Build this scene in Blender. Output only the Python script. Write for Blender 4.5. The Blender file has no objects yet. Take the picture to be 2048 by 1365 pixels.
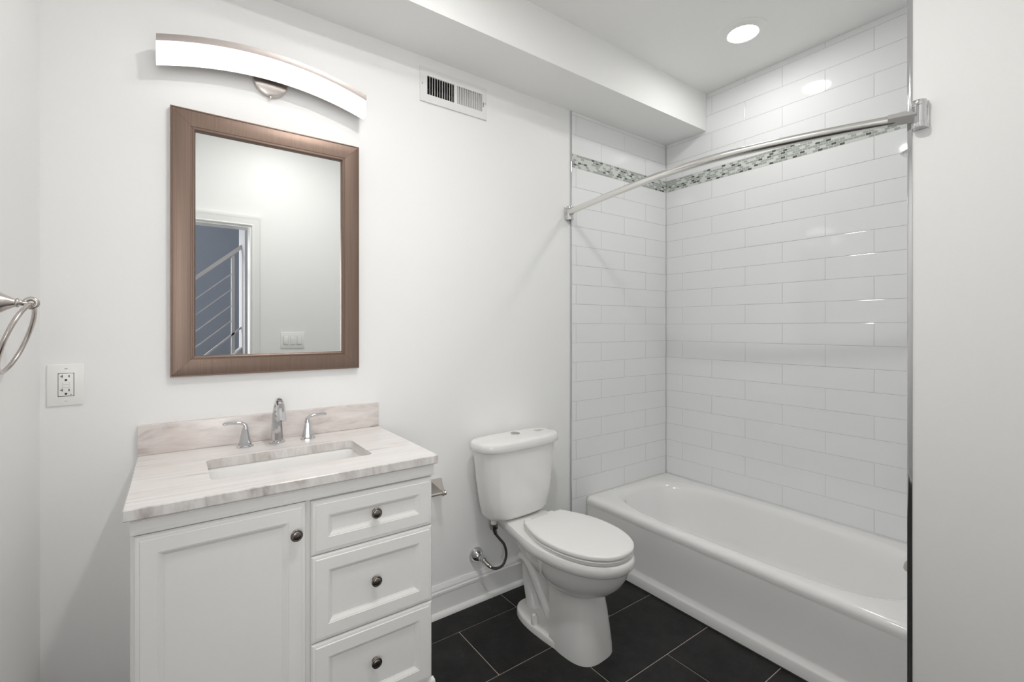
import bpy, bmesh, math, random
from mathutils import Vector, Matrix

random.seed(7)
scene = bpy.context.scene
PI = math.pi

# ------------------------------------------------------------------ camera
cam_data = bpy.data.cameras.new('camera')
cam = bpy.data.objects.new('camera', cam_data)
scene.collection.objects.link(cam)
cam.location = (0.3178, -1.92, 1.3205)
cam.rotation_euler = (math.radians(90), 0, math.radians(-36.02))
cam_data.sensor_width = 36.0
cam_data.lens = 930.2 / 2048 * 36.0
cam_data.shift_y = -(682.5 - 654.87) / 2048
cam_data.clip_start = 0.01
cam_data.clip_end = 50
scene.camera = cam

# ------------------------------------------------------------------ world, exposure
world = bpy.data.worlds.new('world')
scene.world = world
world.use_nodes = True
world.node_tree.nodes['Background'].inputs[0].default_value = (0.8, 0.85, 1.0, 1)
world.node_tree.nodes['Background'].inputs[1].default_value = 0.0
scene.view_settings.view_transform = 'Standard'
scene.view_settings.look = 'None'
scene.view_settings.exposure = 0.17
scene.view_settings.gamma = 1.0
scene.view_settings.use_curve_mapping = False
scene.cycles.use_denoising = True
scene.cycles.max_bounces = 16
scene.cycles.diffuse_bounces = 10
scene.cycles.glossy_bounces = 8

TUB_CAN = 68.0             # emission of the recessed lens over the bathtub
ROOM_CAN = 55.0           # emission of the recessed lens over the room
FILL_CAN = 215.0           # emission of the added, unseen fill lens near the door
VANITY_STRENGTH = 1.7      # emission of the vanity bar diffuser


def area(name, loc, rot, size, power, color):
    ld = bpy.data.lights.new(name, 'AREA')
    ld.shape = 'RECTANGLE'
    ld.size, ld.size_y = size
    ld.energy = power
    ld.color = color
    o = bpy.data.objects.new(name, ld)
    o.location = loc
    o.rotation_euler = rot
    scene.collection.objects.link(o)
    return o


# added fill lamp at a made-up hall window, lighting the bathroom through the doorway
hall_fill = area('hall_fill_light', (-0.225, -3.86, 1.60), (math.radians(90), 0, 0), (1.0, 1.36), 26, (1.0, 0.985, 0.97))

# ------------------------------------------------------------------ materials
MATS = {}


def new_mat(name):
    m = bpy.data.materials.new(name)
    m.use_nodes = True
    nt = m.node_tree
    return m, nt, nt.nodes['Principled BSDF']


def srgb(r, g, b):
    f = lambda c: (c / 255 / 12.92) if c / 255 <= 0.04045 else ((c / 255 + 0.055) / 1.055) ** 2.4
    return (f(r), f(g), f(b), 1)


def plain(name, col, rough=0.5, metal=0.0, bump=0.0, scale=40, var=0.0, coat=0.0, spec=0.5):
    m, nt, b = new_mat(name)
    b.inputs['Roughness'].default_value = rough
    b.inputs['Metallic'].default_value = metal
    b.inputs['Coat Weight'].default_value = coat
    b.inputs['Coat Roughness'].default_value = 0.05
    b.inputs['Specular IOR Level'].default_value = spec
    tc = nt.nodes.new('ShaderNodeTexCoord')
    n = nt.nodes.new('ShaderNodeTexNoise')
    n.inputs['Scale'].default_value = scale
    n.inputs['Detail'].default_value = 4
    nt.links.new(tc.outputs['Object'], n.inputs['Vector'])
    mix = nt.nodes.new('ShaderNodeMix')
    mix.data_type = 'RGBA'
    c = Vector(col[:3])
    mix.inputs[6].default_value = (*(c * (1 - var)), 1)
    mix.inputs[7].default_value = (*[min(1, x) for x in c * (1 + var)], 1)
    nt.links.new(n.outputs['Fac'], mix.inputs[0])
    nt.links.new(mix.outputs[2], b.inputs['Base Color'])
    if bump:
        bp = nt.nodes.new('ShaderNodeBump')
        bp.inputs['Strength'].default_value = bump
        bp.inputs['Distance'].default_value = 0.002
        nt.links.new(n.outputs['Fac'], bp.inputs['Height'])
        nt.links.new(bp.outputs[0], b.inputs['Normal'])
    MATS[name] = m
    return m


plain('paint', (0.89, 0.888, 0.879, 1), 0.45, bump=0.06, scale=90, var=0.01, spec=0.3)
plain('ceiling_paint', (0.915, 0.915, 0.905, 1), 0.8, bump=0.05, scale=70, var=0.01, spec=0.2)
plain('trim_paint', (0.87, 0.865, 0.855, 1), 0.3, bump=0.03, scale=30, var=0.01)
plain('cabinet_paint', (0.82, 0.81, 0.785, 1), 0.38, bump=0.05, scale=60, var=0.015)
plain('porcelain', (0.87, 0.86, 0.845, 1), 0.08, var=0.0, coat=0.5)
plain('tub_enamel', (0.87, 0.865, 0.86, 1), 0.13, var=0.0, coat=0.4)
plain('seat_plastic', (0.86, 0.855, 0.84, 1), 0.3, var=0.005)
plain('tile_white', (0.85, 0.86, 0.865, 1), 0.06, bump=0.10, scale=22, var=0.006, coat=0.3)
plain('tile_grout', (0.62, 0.61, 0.59, 1), 0.9, var=0.06, scale=120)
plain('mosaic_white', (0.66, 0.69, 0.66, 1), 0.15, var=0.08, scale=200)
plain('mosaic_grey', (0.38, 0.41, 0.38, 1), 0.15, var=0.1, scale=200)
plain('mosaic_dark', (0.10, 0.11, 0.10, 1), 0.15, var=0.3, scale=200)
plain('mosaic_grout', (0.74, 0.75, 0.72, 1), 0.9, var=0.03)
plain('floor_grout', (0.46, 0.385, 0.335, 1), 0.9, var=0.1, scale=100)
plain('chrome', (0.66, 0.66, 0.675, 1), 0.06, 1.0)
plain('rod_steel', (0.80, 0.79, 0.76, 1), 0.2, 1.0)
plain('brushed_nickel', (0.56, 0.52, 0.49, 1), 0.28, 1.0, bump=0.03, scale=300)
plain('satin_nickel', (0.40, 0.36, 0.34, 1), 0.42, 0.85, bump=0.03, scale=300)
plain('swivel_metal', (0.62, 0.61, 0.60, 1), 0.5, 0.7)
plain('dark_nickel', (0.27, 0.245, 0.22, 1), 0.27, 1.0, bump=0.04, scale=250, var=0.15)
plain('hose_braid', (0.10, 0.085, 0.078, 1), 0.5, 0.4, bump=0.6, scale=600, var=0.3)
plain('white_plastic', (0.90, 0.90, 0.88, 1), 0.3, var=0.0)
plain('dark_slot', (0.02, 0.02, 0.02, 1), 0.6)
plain('register_paint', (0.82, 0.82, 0.81, 1), 0.35)
plain('duct_dark', (0.11, 0.09, 0.075, 1), 0.8, var=0.6, scale=60)
plain('caulk', (0.70, 0.66, 0.61, 1), 0.6, var=0.05, scale=80)
plain('dark_gap', (0.05, 0.048, 0.045, 1), 0.9)
plain('hall_wall', (0.42, 0.46, 0.53, 1), 0.6)
plain('hall_partition', (0.62, 0.62, 0.63, 1), 0.6)
plain('hall_floor', (0.22, 0.14, 0.09, 1), 0.4, var=0.2, scale=8)
plain('rail_steel', (0.60, 0.58, 0.57, 1), 0.4, 0.3)
plain('sticker', (0.55, 0.52, 0.48, 1), 0.5, var=0.25, scale=220)

m, nt, b = new_mat('mirror_glass')
b.inputs['Base Color'].default_value = (0.80, 0.815, 0.81, 1)
b.inputs['Metallic'].default_value = 1
b.inputs['Roughness'].default_value = 0.0
MATS['mirror_glass'] = m

# bronze brushed frame
m, nt, b = new_mat('bronze_frame')
b.inputs['Metallic'].default_value = 0.55
b.inputs['Roughness'].default_value = 0.36
tc = nt.nodes.new('ShaderNodeTexCoord')
mp = nt.nodes.new('ShaderNodeMapping')
mp.inputs['Scale'].default_value = (500, 500, 4)
n = nt.nodes.new('ShaderNodeTexNoise')
n.inputs['Scale'].default_value = 1.0
n.inputs['Detail'].default_value = 3
nt.links.new(tc.outputs['Object'], mp.inputs[0])
nt.links.new(mp.outputs[0], n.inputs['Vector'])
cr = nt.nodes.new('ShaderNodeValToRGB')
cr.color_ramp.elements[0].position = 0.3
cr.color_ramp.elements[0].color = (0.19, 0.130, 0.100, 1)
cr.color_ramp.elements[1].position = 0.7
cr.color_ramp.elements[1].color = (0.235, 0.165, 0.130, 1)
nt.links.new(n.outputs['Fac'], cr.inputs[0])
nt.links.new(cr.outputs[0], b.inputs['Base Color'])
MATS['bronze_frame'] = m


def emit(name, col, strength):
    m, nt, b = new_mat(name)
    b.inputs['Base Color'].default_value = (0.8, 0.8, 0.8, 1)
    b.inputs['Emission Color'].default_value = (*col, 1)
    b.inputs['Emission Strength'].default_value = strength
    MATS[name] = m


emit('tub_can_lens', (1.0, 0.99, 0.97), TUB_CAN)
emit('room_can_lens', (1.0, 0.99, 0.975), ROOM_CAN)
emit('fill_can_lens', (1.0, 0.99, 0.975), FILL_CAN)
emit('vanity_diffuser', (1.0, 0.975, 0.95), VANITY_STRENGTH)


emit('fill_glow', (0.85, 0.92, 1.0), 2.0)  # glow for the pane of the added hall window


def marble(name, scale, angle, base, streak, dark, contrast=(0.35, 0.75)):
    m, nt, b = new_mat(name)
    b.inputs['Roughness'].default_value = 0.22
    tc = nt.nodes.new('ShaderNodeTexCoord')
    mp = nt.nodes.new('ShaderNodeMapping')
    mp.inputs['Rotation'].default_value = angle
    mp.inputs['Scale'].default_value = scale
    nt.links.new(tc.outputs['Object'], mp.inputs[0])
    n1 = nt.nodes.new('ShaderNodeTexNoise')
    n1.inputs['Scale'].default_value = 1.0
    n1.inputs['Detail'].default_value = 8
    n1.inputs['Roughness'].default_value = 0.62
    n1.inputs['Distortion'].default_value = 0.5
    nt.links.new(mp.outputs[0], n1.inputs['Vector'])
    cr = nt.nodes.new('ShaderNodeValToRGB')
    e = cr.color_ramp.elements
    e[0].position, e[0].color = contrast[0], (*dark, 1)
    e[1].position, e[1].color = contrast[1], (*base, 1)
    k = e.new((contrast[0] * 0.55 + contrast[1] * 0.45))
    k.color = (*streak, 1)
    nt.links.new(n1.outputs['Fac'], cr.inputs[0])
    # thin warm patches
    n2 = nt.nodes.new('ShaderNodeTexNoise')
    n2.inputs['Scale'].default_value = 7.0
    n2.inputs['Detail'].default_value = 5
    nt.links.new(tc.outputs['Object'], n2.inputs['Vector'])
    r2 = nt.nodes.new('ShaderNodeMapRange')
    r2.inputs[1].default_value = 0.55
    r2.inputs[2].default_value = 0.75
    r2.inputs[4].default_value = 0.55
    nt.links.new(n2.outputs['Fac'], r2.inputs[0])
    mx = nt.nodes.new('ShaderNodeMix')
    mx.data_type = 'RGBA'
    mx.blend_type = 'MULTIPLY'
    mx.inputs[7].default_value = (0.93, 0.86, 0.80, 1)
    nt.links.new(r2.outputs[0], mx.inputs[0])
    nt.links.new(cr.outputs[0], mx.inputs[6])
    nt.links.new(mx.outputs[2], b.inputs['Base Color'])
    MATS[name] = m


marble('marble_top', (2.2, 48, 48), (0, 0, 0.05), (0.85, 0.825, 0.805), (0.80, 0.755, 0.74), (0.55, 0.46, 0.45), (0.28, 0.56))
marble('marble_edge', (20, 5, 7), (0, 0.75, 0), (0.76, 0.74, 0.72), (0.60, 0.56, 0.53), (0.30, 0.26, 0.24), (0.28, 0.60))
marble('marble_splash', (7, 7, 26), (0, 0.42, 0), (0.80, 0.75, 0.725), (0.69, 0.63, 0.605), (0.45, 0.39, 0.36), (0.28, 0.66))

# slate floor tile
m, nt, b = new_mat('slate')
tc = nt.nodes.new('ShaderNodeTexCoord')
n = nt.nodes.new('ShaderNodeTexNoise')
n.inputs['Scale'].default_value = 9
n.inputs['Detail'].default_value = 10
n.inputs['Roughness'].default_value = 0.75
nt.links.new(tc.outputs['Object'], n.inputs['Vector'])
cr = nt.nodes.new('ShaderNodeValToRGB')
cr.color_ramp.elements[0].position = 0.3
cr.color_ramp.elements[0].color = (0.007, 0.0068, 0.0068, 1)
cr.color_ramp.elements[1].position = 0.75
cr.color_ramp.elements[1].color = (0.032, 0.0305, 0.030, 1)
nt.links.new(n.outputs['Fac'], cr.inputs[0])
v = nt.nodes.new('ShaderNodeTexVoronoi')
v.inputs['Scale'].default_value = 55
nt.links.new(tc.outputs['Object'], v.inputs['Vector'])
mr = nt.nodes.new('ShaderNodeMapRange')
mr.inputs[1].default_value = 0.0
mr.inputs[2].default_value = 0.10
mr.inputs[3].default_value = 1.0
mr.inputs[4].default_value = 0.0
nt.links.new(v.outputs['Distance'], mr.inputs[0])
wn = nt.nodes.new('ShaderNodeMapRange')
wn.inputs[1].default_value = 0.86
wn.inputs[2].default_value = 0.88
sep = nt.nodes.new('ShaderNodeSeparateColor')
nt.links.new(v.outputs['Color'], sep.inputs[0])
nt.links.new(sep.outputs[0], wn.inputs[0])
mu = nt.nodes.new('ShaderNodeMath')
mu.operation = 'MULTIPLY'
nt.links.new(mr.outputs[0], mu.inputs[0])
nt.links.new(wn.outputs[0], mu.inputs[1])
mx = nt.nodes.new('ShaderNodeMix')
mx.data_type = 'RGBA'
mx.inputs[7].default_value = (0.16, 0.155, 0.15, 1)
nt.links.new(mu.outputs[0], mx.inputs[0])
nt.links.new(cr.outputs[0], mx.inputs[6])
nt.links.new(mx.outputs[2], b.inputs['Base Color'])
b.inputs['Roughness'].default_value = 0.5
b.inputs['Specular IOR Level'].default_value = 0.22
bp = nt.nodes.new('ShaderNodeBump')
bp.inputs['Strength'].default_value = 0.25
bp.inputs['Distance'].default_value = 0.002
nt.links.new(n.outputs['Fac'], bp.inputs['Height'])
nt.links.new(bp.outputs[0], b.inputs['Normal'])
MATS['slate'] = m


# ------------------------------------------------------------------ mesh helpers
class MB:
    def __init__(self):
        self.bm = bmesh.new()

    def face(self, vs, mi=0, smooth=False):
        try:
            f = self.bm.faces.new(vs)
            f.material_index = mi
            f.smooth = smooth
            return f
        except ValueError:
            return None

    def box(self, x0, x1, y0, y1, z0, z1, bev=0.0, seg=2, mi=0):
        x0, x1 = sorted((x0, x1)); y0, y1 = sorted((y0, y1)); z0, z1 = sorted((z0, z1))
        t = bmesh.new()
        bmesh.ops.create_cube(t, size=1)
        for v in t.verts:
            v.co = Vector(((x0 + x1) / 2 + v.co.x * (x1 - x0), (y0 + y1) / 2 + v.co.y * (y1 - y0), (z0 + z1) / 2 + v.co.z * (z1 - z0)))
        if bev:
            bmesh.ops.bevel(t, geom=t.edges[:], offset=bev, segments=seg, profile=0.5, affect='EDGES')
        self.merge(t, mi, smooth=bev > 0)
        return self

    def merge(self, t, mi=None, smooth=False, mat=None):
        mp = {}
        for v in t.verts:
            mp[v] = self.bm.verts.new(mat @ v.co if mat else v.co)
        for f in t.faces:
            nf = self.bm.faces.new([mp[v] for v in f.verts])
            nf.material_index = f.material_index if mi is None else mi
            nf.smooth = smooth
        t.free()

    def loft(self, rings, cap0=True, cap1=True, closed=True, mi=0, smooth=True):
        R = [[self.bm.verts.new(p) for p in r] for r in rings]
        n = len(R[0])
        for a, b_ in zip(R[:-1], R[1:]):
            for i in range(n if closed else n - 1):
                j = (i + 1) % n
                self.face((a[i], a[j], b_[j], b_[i]), mi, smooth)
        if cap0: self.face(list(reversed(R[0])), mi, smooth)
        if cap1: self.face(R[-1], mi, smooth)
        return self

    def lathe(self, prof, mat=None, seg=32, mi=0, cap0=True, cap1=True):
        # prof: list of (radius, height) along local z
        mat = mat or Matrix()
        rings = []
        for r, h in prof:
            rings.append([mat @ Vector((max(r, 1e-5) * math.cos(2 * PI * i / seg), max(r, 1e-5) * math.sin(2 * PI * i / seg), h)) for i in range(seg)])
        return self.loft(rings, cap0, cap1, True, mi)

    def tube(self, pts, rad, seg=16, mi=0, sx=1.0, caps=True):
        pts = [Vector(p) for p in pts]
        n = len(pts)
        rad = list(rad) if isinstance(rad, (list, tuple)) else [rad] * n
        if len(rad) != n:
            m_ = len(rad)
            rad = [rad[min(m_ - 1, round(i * (m_ - 1) / (n - 1)))] for i in range(n)]
        T = []
        for i in range(n):
            a = pts[max(i - 1, 0)]; b_ = pts[min(i + 1, n - 1)]
            T.append((b_ - a).normalized())
        up = Vector((0, 0, 1)) if abs(T[0].z) < 0.9 else Vector((1, 0, 0))
        N = (up - T[0] * up.dot(T[0])).normalized()
        rings = []
        for i in range(n):
            N = (N - T[i] * N.dot(T[i])).normalized()
            B = T[i].cross(N)
            rings.append([pts[i] + N * rad[i] * math.cos(2 * PI * k / seg) + B * rad[i] * sx * math.sin(2 * PI * k / seg) for k in range(seg)])
        return self.loft(rings, caps, caps, True, mi)

    def torus(self, mat, R, r, seg=64, rs=14, mi=0):
        V = []
        for i in range(seg):
            a = 2 * PI * i / seg
            V.append([self.bm.verts.new(mat @ Vector(((R + r * math.cos(2 * PI * k / rs)) * math.cos(a), (R + r * math.cos(2 * PI * k / rs)) * math.sin(a), r * math.sin(2 * PI * k / rs)))) for k in range(rs)])
        for i in range(seg):
            for k in range(rs):
                self.face((V[i][k], V[(i + 1) % seg][k], V[(i + 1) % seg][(k + 1) % rs], V[i][(k + 1) % rs]), mi, True)
        return self

    def rects(self, x0, x1, z0, z1, prof, y0, mi=0):
        # nested rectangular rings on an xz plane facing -y; prof = [(inset, forward)]
        R = []
        for ins, fw in prof:
            y = y0 - fw
            R.append([Vector((x0 + ins, y, z0 + ins)), Vector((x1 - ins, y, z0 + ins)), Vector((x1 - ins, y, z1 - ins)), Vector((x0 + ins, y, z1 - ins))])
        return self.loft(R, True, True, True, mi, False)

    def build(self, name, mats, parent=None, sharp=35, recalc=True):
        if isinstance(mats, str): mats = [mats]
        if recalc:
            bmesh.ops.recalc_face_normals(self.bm, faces=self.bm.faces[:])
        me = bpy.data.meshes.new(name)
        self.bm.to_mesh(me)
        self.bm.free()
        me.set_sharp_from_angle(angle=math.radians(sharp))
        for mm in mats:
            me.materials.append(MATS[mm])
        o = bpy.data.objects.new(name, me)
        scene.collection.objects.link(o)
        if parent:
            o.parent = parent
            o.matrix_parent_inverse = parent.matrix_world.inverted()
        return o


def thing(name, label, cat, loc=(0, 0, 0), group=None):
    o = bpy.data.objects.new(name, None)
    o.location = loc
    o.empty_display_size = 0.05
    scene.collection.objects.link(o)
    o.matrix_world = Matrix.Translation(loc)
    o['label'] = label
    o['category'] = cat
    if group: o['group'] = group
    return o


def struct(o, label=None):
    o['kind'] = 'structure'
    if label: o['label'] = label
    return o


def catmull(P, k=8):
    P = [Vector(p) for p in P]
    out = []
    for i in range(len(P) - 1):
        p0 = P[max(i - 1, 0)]; p1 = P[i]; p2 = P[i + 1]; p3 = P[min(i + 2, len(P) - 1)]
        for j in range(k):
            t = j / k
            out.append(0.5 * ((2 * p1) + (p2 - p0) * t + (2 * p0 - 5 * p1 + 4 * p2 - p3) * t * t + (3 * p1 - p0 - 3 * p2 + p3) * t ** 3))
    out.append(P[-1])
    return out


def sup(cx, cy, a, b_, n, z, N=64):
    r = []
    for i in range(N):
        t = 2 * PI * i / N
        c, s = math.cos(t), math.sin(t)
        r.append(Vector((cx + a * math.copysign(abs(c) ** (2 / n), c), cy + b_ * math.copysign(abs(s) ** (2 / n), s), z)))
    return r


# ------------------------------------------------------------------ room shell
XT, ZC, ZS, YS = 2.983, 2.766, 2.536, -0.297      # tub wall, ceiling, soffit bottom, soffit front
XW, YE, YR = 2.120, -1.484, -1.89                 # wing wall face, tub end tile face, rear wall face
DX1, DZ1 = 0.769, 2.045                            # door opening

# vanity wall, with the register hole
vx0, vx1, vz0, vz1 = 1.228, 1.537, 2.362, 2.458
w = MB()
w.box(-0.15, vx0, 0, 0.15, -0.05, 2.9)
w.box(vx1, 3.15, 0, 0.15, -0.05, 2.9)
w.box(vx0, vx1, 0, 0.15, -0.05, vz0)
w.box(vx0, vx1, 0, 0.15, vz1, 2.9)
wall_back = struct(w.build('wall_back', 'paint'), 'off white painted wall behind the vanity and toilet')
wall_left = struct(MB().box(-0.15, 0, -2.01, 0, -0.05, 2.9).build('wall_left', 'paint'), 'off white painted wall left of the vanity')
wall_right = struct(MB().box(XT + 0.008, 3.15, -2.01, 0, -0.05, 2.9).build('wall_right', 'paint'), 'tiled long wall behind the bathtub')
w = MB().box(XW, XT + 0.008, -2.01, YE - 0.0124, -0.05, 2.9)
wall_front = struct(w.build('wall_front', 'paint'), 'painted wing wall at the right end of the bathtub')
w = MB()
w.box(DX1, XW, YR - 0.12, YR, -0.05, 2.9)
w.box(0.0, DX1, YR - 0.12, YR, DZ1, 2.9)
wall_rear = struct(w.build('wall_rear', 'paint'), 'painted wall with the doorway, seen in the mirror')
struct(MB().box(-0.15, 3.15, -2.01, 0.15, ZC, ZC + 0.1).build('ceiling', 'ceiling_paint'), 'white painted ceiling')
w = MB().box(0, XT, YS, 0, ZS, ZC)
struct(w.build('wall_soffit', 'ceiling_paint'), 'boxed white soffit along the top of the vanity wall')

# floor: slate slabs over a grout bed
w = MB()
w.box(-0.15, 3.15, -2.01, 0.15, -0.06, -0.003, mi=1)
g = 0.0022
rows = [(-0.1548, 0.0, 1.6264), (-0.4621, -0.1548, 1.3176), (-0.7680, -0.4621, 1.6283), (-1.0740, -0.7680, 1.3145),
        (-1.3815, -1.0740, 1.6283), (-1.689, -1.3815, 1.3145), (-1.9965, -1.689, 1.6283)]
for y0, y1, j in rows:
    x = j - 0.616 * 4
    while x < 2.30:
        a, b_ = max(x + g, 0.0), min(x + 0.616 - g, 2.30)
        if b_ - a > 0.01:
            w.box(a, b_, y0 + g, y1 - g, -0.02, 0.0, bev=0.0012, seg=1)
        x += 0.616
struct(w.build('floor', ['slate', 'tile_grout'], sharp=20), 'black slate tiles with pale grout lines')
bpy.data.objects['floor'].data.materials[1] = MATS['floor_grout']


# ---- wall tile fields: real bevelled tiles on a grout bed
Z0, TH = 1.3406, 0.11
ZM0, ZM1 = 2.2206, 2.2956


def tile_field(name, mapf, u0, u1, ztop, even, odd, L, parent, zlow=0.0, soff=None):
    """mapf(u, z, d) -> point, d = height above the wall plane"""
    w = MB()
    G, T, B = 0.0011, 0.0065, 0.0012
    # grout bed
    t0 = bmesh.new()
    P = [mapf(u0, zlow, 0.0), mapf(u1, zlow, 0.0), mapf(u1, ztop, 0.0), mapf(u0, ztop, 0.0)]
    Q_ = [mapf(u0, zlow, T - 0.0012), mapf(u1, zlow, T - 0.0012), mapf(u1, ztop, T - 0.0012), mapf(u0, ztop, T - 0.0012)]
    w.loft([P, Q_], True, True, True, 1, False)
    rws = []
    for k in range(-13, 8):
        rws.append((Z0 + k * TH, Z0 + (k + 1) * TH, k % 2))
    for k in range(0, 5):
        rws.append((ZM1 + k * TH, ZM1 + (k + 1) * TH, k % 2))
    for za, zb, par in rws:
        za, zb = max(za, zlow), min(zb, ztop)
        if zb - za < 0.006: continue
        off = odd if par else even
        x = off - L * 20
        while x < u1:
            a, b_ = max(x, u0), min(x + L, u1)
            x += L
            if b_ - a < 0.004: continue
            a += G; b_ -= G
            c, d = za + G, zb - G
            ts = [random.uniform(-1, 1) * 0.00012 for _ in range(3)]
            def pt(u, z, h):
                if h > 0.006:
                    h = h + ts[0] + ts[1] * ((u - a) / max(b_ - a, 1e-3) - .5) + ts[2] * ((z - c) / max(d - c, 1e-3) - .5)
                return mapf(u, z, h)
            r0 = [pt(a, c, 0.004), pt(b_, c, 0.004), pt(b_, d, 0.004), pt(a, d, 0.004)]
            r1 = [pt(a, c, T - B * .6), pt(b_, c, T - B * .6), pt(b_, d, T - B * .6), pt(a, d, T - B * .6)]
            r2 = [pt(a + B, c + B, T), pt(b_ - B, c + B, T), pt(b_ - B, d - B, T), pt(a + B, d - B, T)]
            w.loft([r0, r1, r2], False, True, True, 0, False)
    o = w.build(name, ['tile_white', 'tile_grout'], parent, sharp=15)
    # mosaic band
    w = MB()
    n_rows = 6
    rh = (ZM1 - ZM0) / n_rows
    bed = 0.0058
    P = [mapf(u0, ZM0, 0.001), mapf(u1, ZM0, 0.001), mapf(u1, ZM1, 0.001), mapf(u0, ZM1, 0.001)]
    Q_ = [mapf(u0, ZM0, bed), mapf(u1, ZM0, bed), mapf(u1, ZM1, bed), mapf(u0, ZM1, bed)]
    w.loft([P, Q_], True, True, True, 3, False)
    Lb = 0.0240
    for r in range(n_rows):
        x = u0 - (r % 2) * Lb / 2
        while x < u1:
            a, b_ = max(x, u0) + 0.0012, min(x + Lb, u1) - 0.0012
            x += Lb
            if b_ - a < 0.003: continue
            c, d = ZM0 + r * rh + 0.0012, ZM0 + (r + 1) * rh - 0.0012
            q = random.random()
            mi = 0 if q < 0.30 else (1 if q < 0.87 else 2)
            r1 = [mapf(a, c, bed - 0.001), mapf(b_, c, bed - 0.001), mapf(b_, d, bed - 0.001), mapf(a, d, bed - 0.001)]
            r2 = [mapf(a, c, 0.0066), mapf(b_, c, 0.0066), mapf(b_, d, 0.0066), mapf(a, d, 0.0066)]
            w.loft([r1, r2], False, True, True, mi, False)
    w.build('mosaic_border', ['mosaic_white', 'mosaic_grey', 'mosaic_dark', 'mosaic_grout'], parent, sharp=15)
    return o


tile_field('wall_tile', lambda u, z, d: Vector((u, -d, z)), XW + 0.004, XT + 0.0015, ZS, 2.3619, 2.5665, 0.409, wall_back)
tile_field('wall_tile', lambda u, z, d: Vector((XT + 0.008 - d, u, z)), YE - 0.006, -0.0065, ZC, -0.131, -0.3345, 0.4085, wall_right)
tile_field('wall_tile', lambda u, z, d: Vector((u, YE - 0.0124 + d + 0.0055, z)), XW + 0.004, XT + 0.0015, ZC, 2.3619, 2.5665, 0.409, wall_front)
# backing that brings the end-wall tile out to the trim
struct(MB().box(XW + 0.004, XT + 0.008, YE - 0.0124, YE - 0.0069, 0.0, ZC).build('trim_4', 'tile_grout', wall_front))

# metal tile edge trims
tr = MB().box(XW - 0.002, XW + 0.004, -0.0085, 0.0, 0.0, ZS, bev=0.001, seg=2)
struct(tr.build('trim_1', 'chrome'), 'metal edge strip where the tile meets the painted wall above the toilet')
tr = MB().box(XW - 0.003, XW + 0.004, YE - 0.0124, YE + 0.0006, 0.0, ZC, bev=0.0012, seg=2)
struct(tr.build('trim_2', 'chrome'), 'full height metal edge strip on the corner of the wing wall')


# baseboards
def baseboard(name, p0, p1, nrm, label):
    prof = [(0.0, 0.0), (0.028, 0.0), (0.0275, 0.008), (0.024, 0.016), (0.018, 0.021), (0.0125, 0.023), (0.0125, 0.100),
            (0.0165, 0.103), (0.0165, 0.112), (0.012, 0.115), (0.011, 0.119), (0.013, 0.122), (0.012, 0.130), (0.006, 0.138), (0.005, 0.142), (0.0, 0.142)]
    p0, p1, nrm = Vector(p0), Vector(p1), Vector(nrm)
    w = MB()
    w.loft([[p + nrm * a + Vector((0, 0, h)) for a, h in prof] for p in (p0, p1)], True, True, True, 0, False)
    return struct(w.build(name, 'trim_paint'), label)


baseboard('baseboard_back', (1.02, 0, 0), (XW - 0.002, 0, 0), (0, -1, 0), 'white moulded baseboard behind the toilet')
baseboard('baseboard_left', (0, -0.001, 0), (0, YR, 0), (1, 0, 0), 'white moulded baseboard on the left wall')
baseboard('baseboard_front', (XW, -1.498, 0), (XW, YR, 0), (-1, 0, 0), 'white moulded baseboard on the wing wall')
baseboard('baseboard_rear', (DX1 + 0.075, YR, 0), (XW - 0.03, YR, 0), (0, 1, 0), 'white moulded baseboard on the doorway wall')

# door casing
w = MB()
cas = [(0.0, 0.0), (0.0, 0.011), (0.006, 0.014), (0.012, 0.011), (0.016, 0.011), (0.045, 0.015), (0.055, 0.018), (0.069, 0.018), (0.069, 0.0)]
# side + head swept as one mitred strip (inner edge to outer edge)
for a, b_ in zip(cas[:-1], cas[1:]):
    pts = []
    for (o_, h) in (a, b_):
        y = YR + h
        pts.append([Vector((DX1 + o_, y, 0)), Vector((DX1 + o_, y, DZ1 + o_)), Vector((0.0, y, DZ1 + o_))])
    A = [w.bm.verts.new(p) for p in pts[0]]
    B_ = [w.bm.verts.new(p) for p in pts[1]]
    w.face((A[0], A[1], B_[1], B_[0])); w.face((A[1], A[2], B_[2], B_[1]))
door1 = struct(w.build('door_1', 'trim_paint', recalc=False), 'white cased doorway seen in the mirror')
w = MB()
w.box(DX1 - 0.012, DX1 - 0.0003, YR - 0.122, YR + 0.002, 0, DZ1 - 0.0003)
w.box(0.0003, DX1 - 0.012, YR - 0.122, YR + 0.002, DZ1 - 0.012, DZ1 - 0.0003)
w.build('door_jamb', 'trim_paint', door1)

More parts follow.
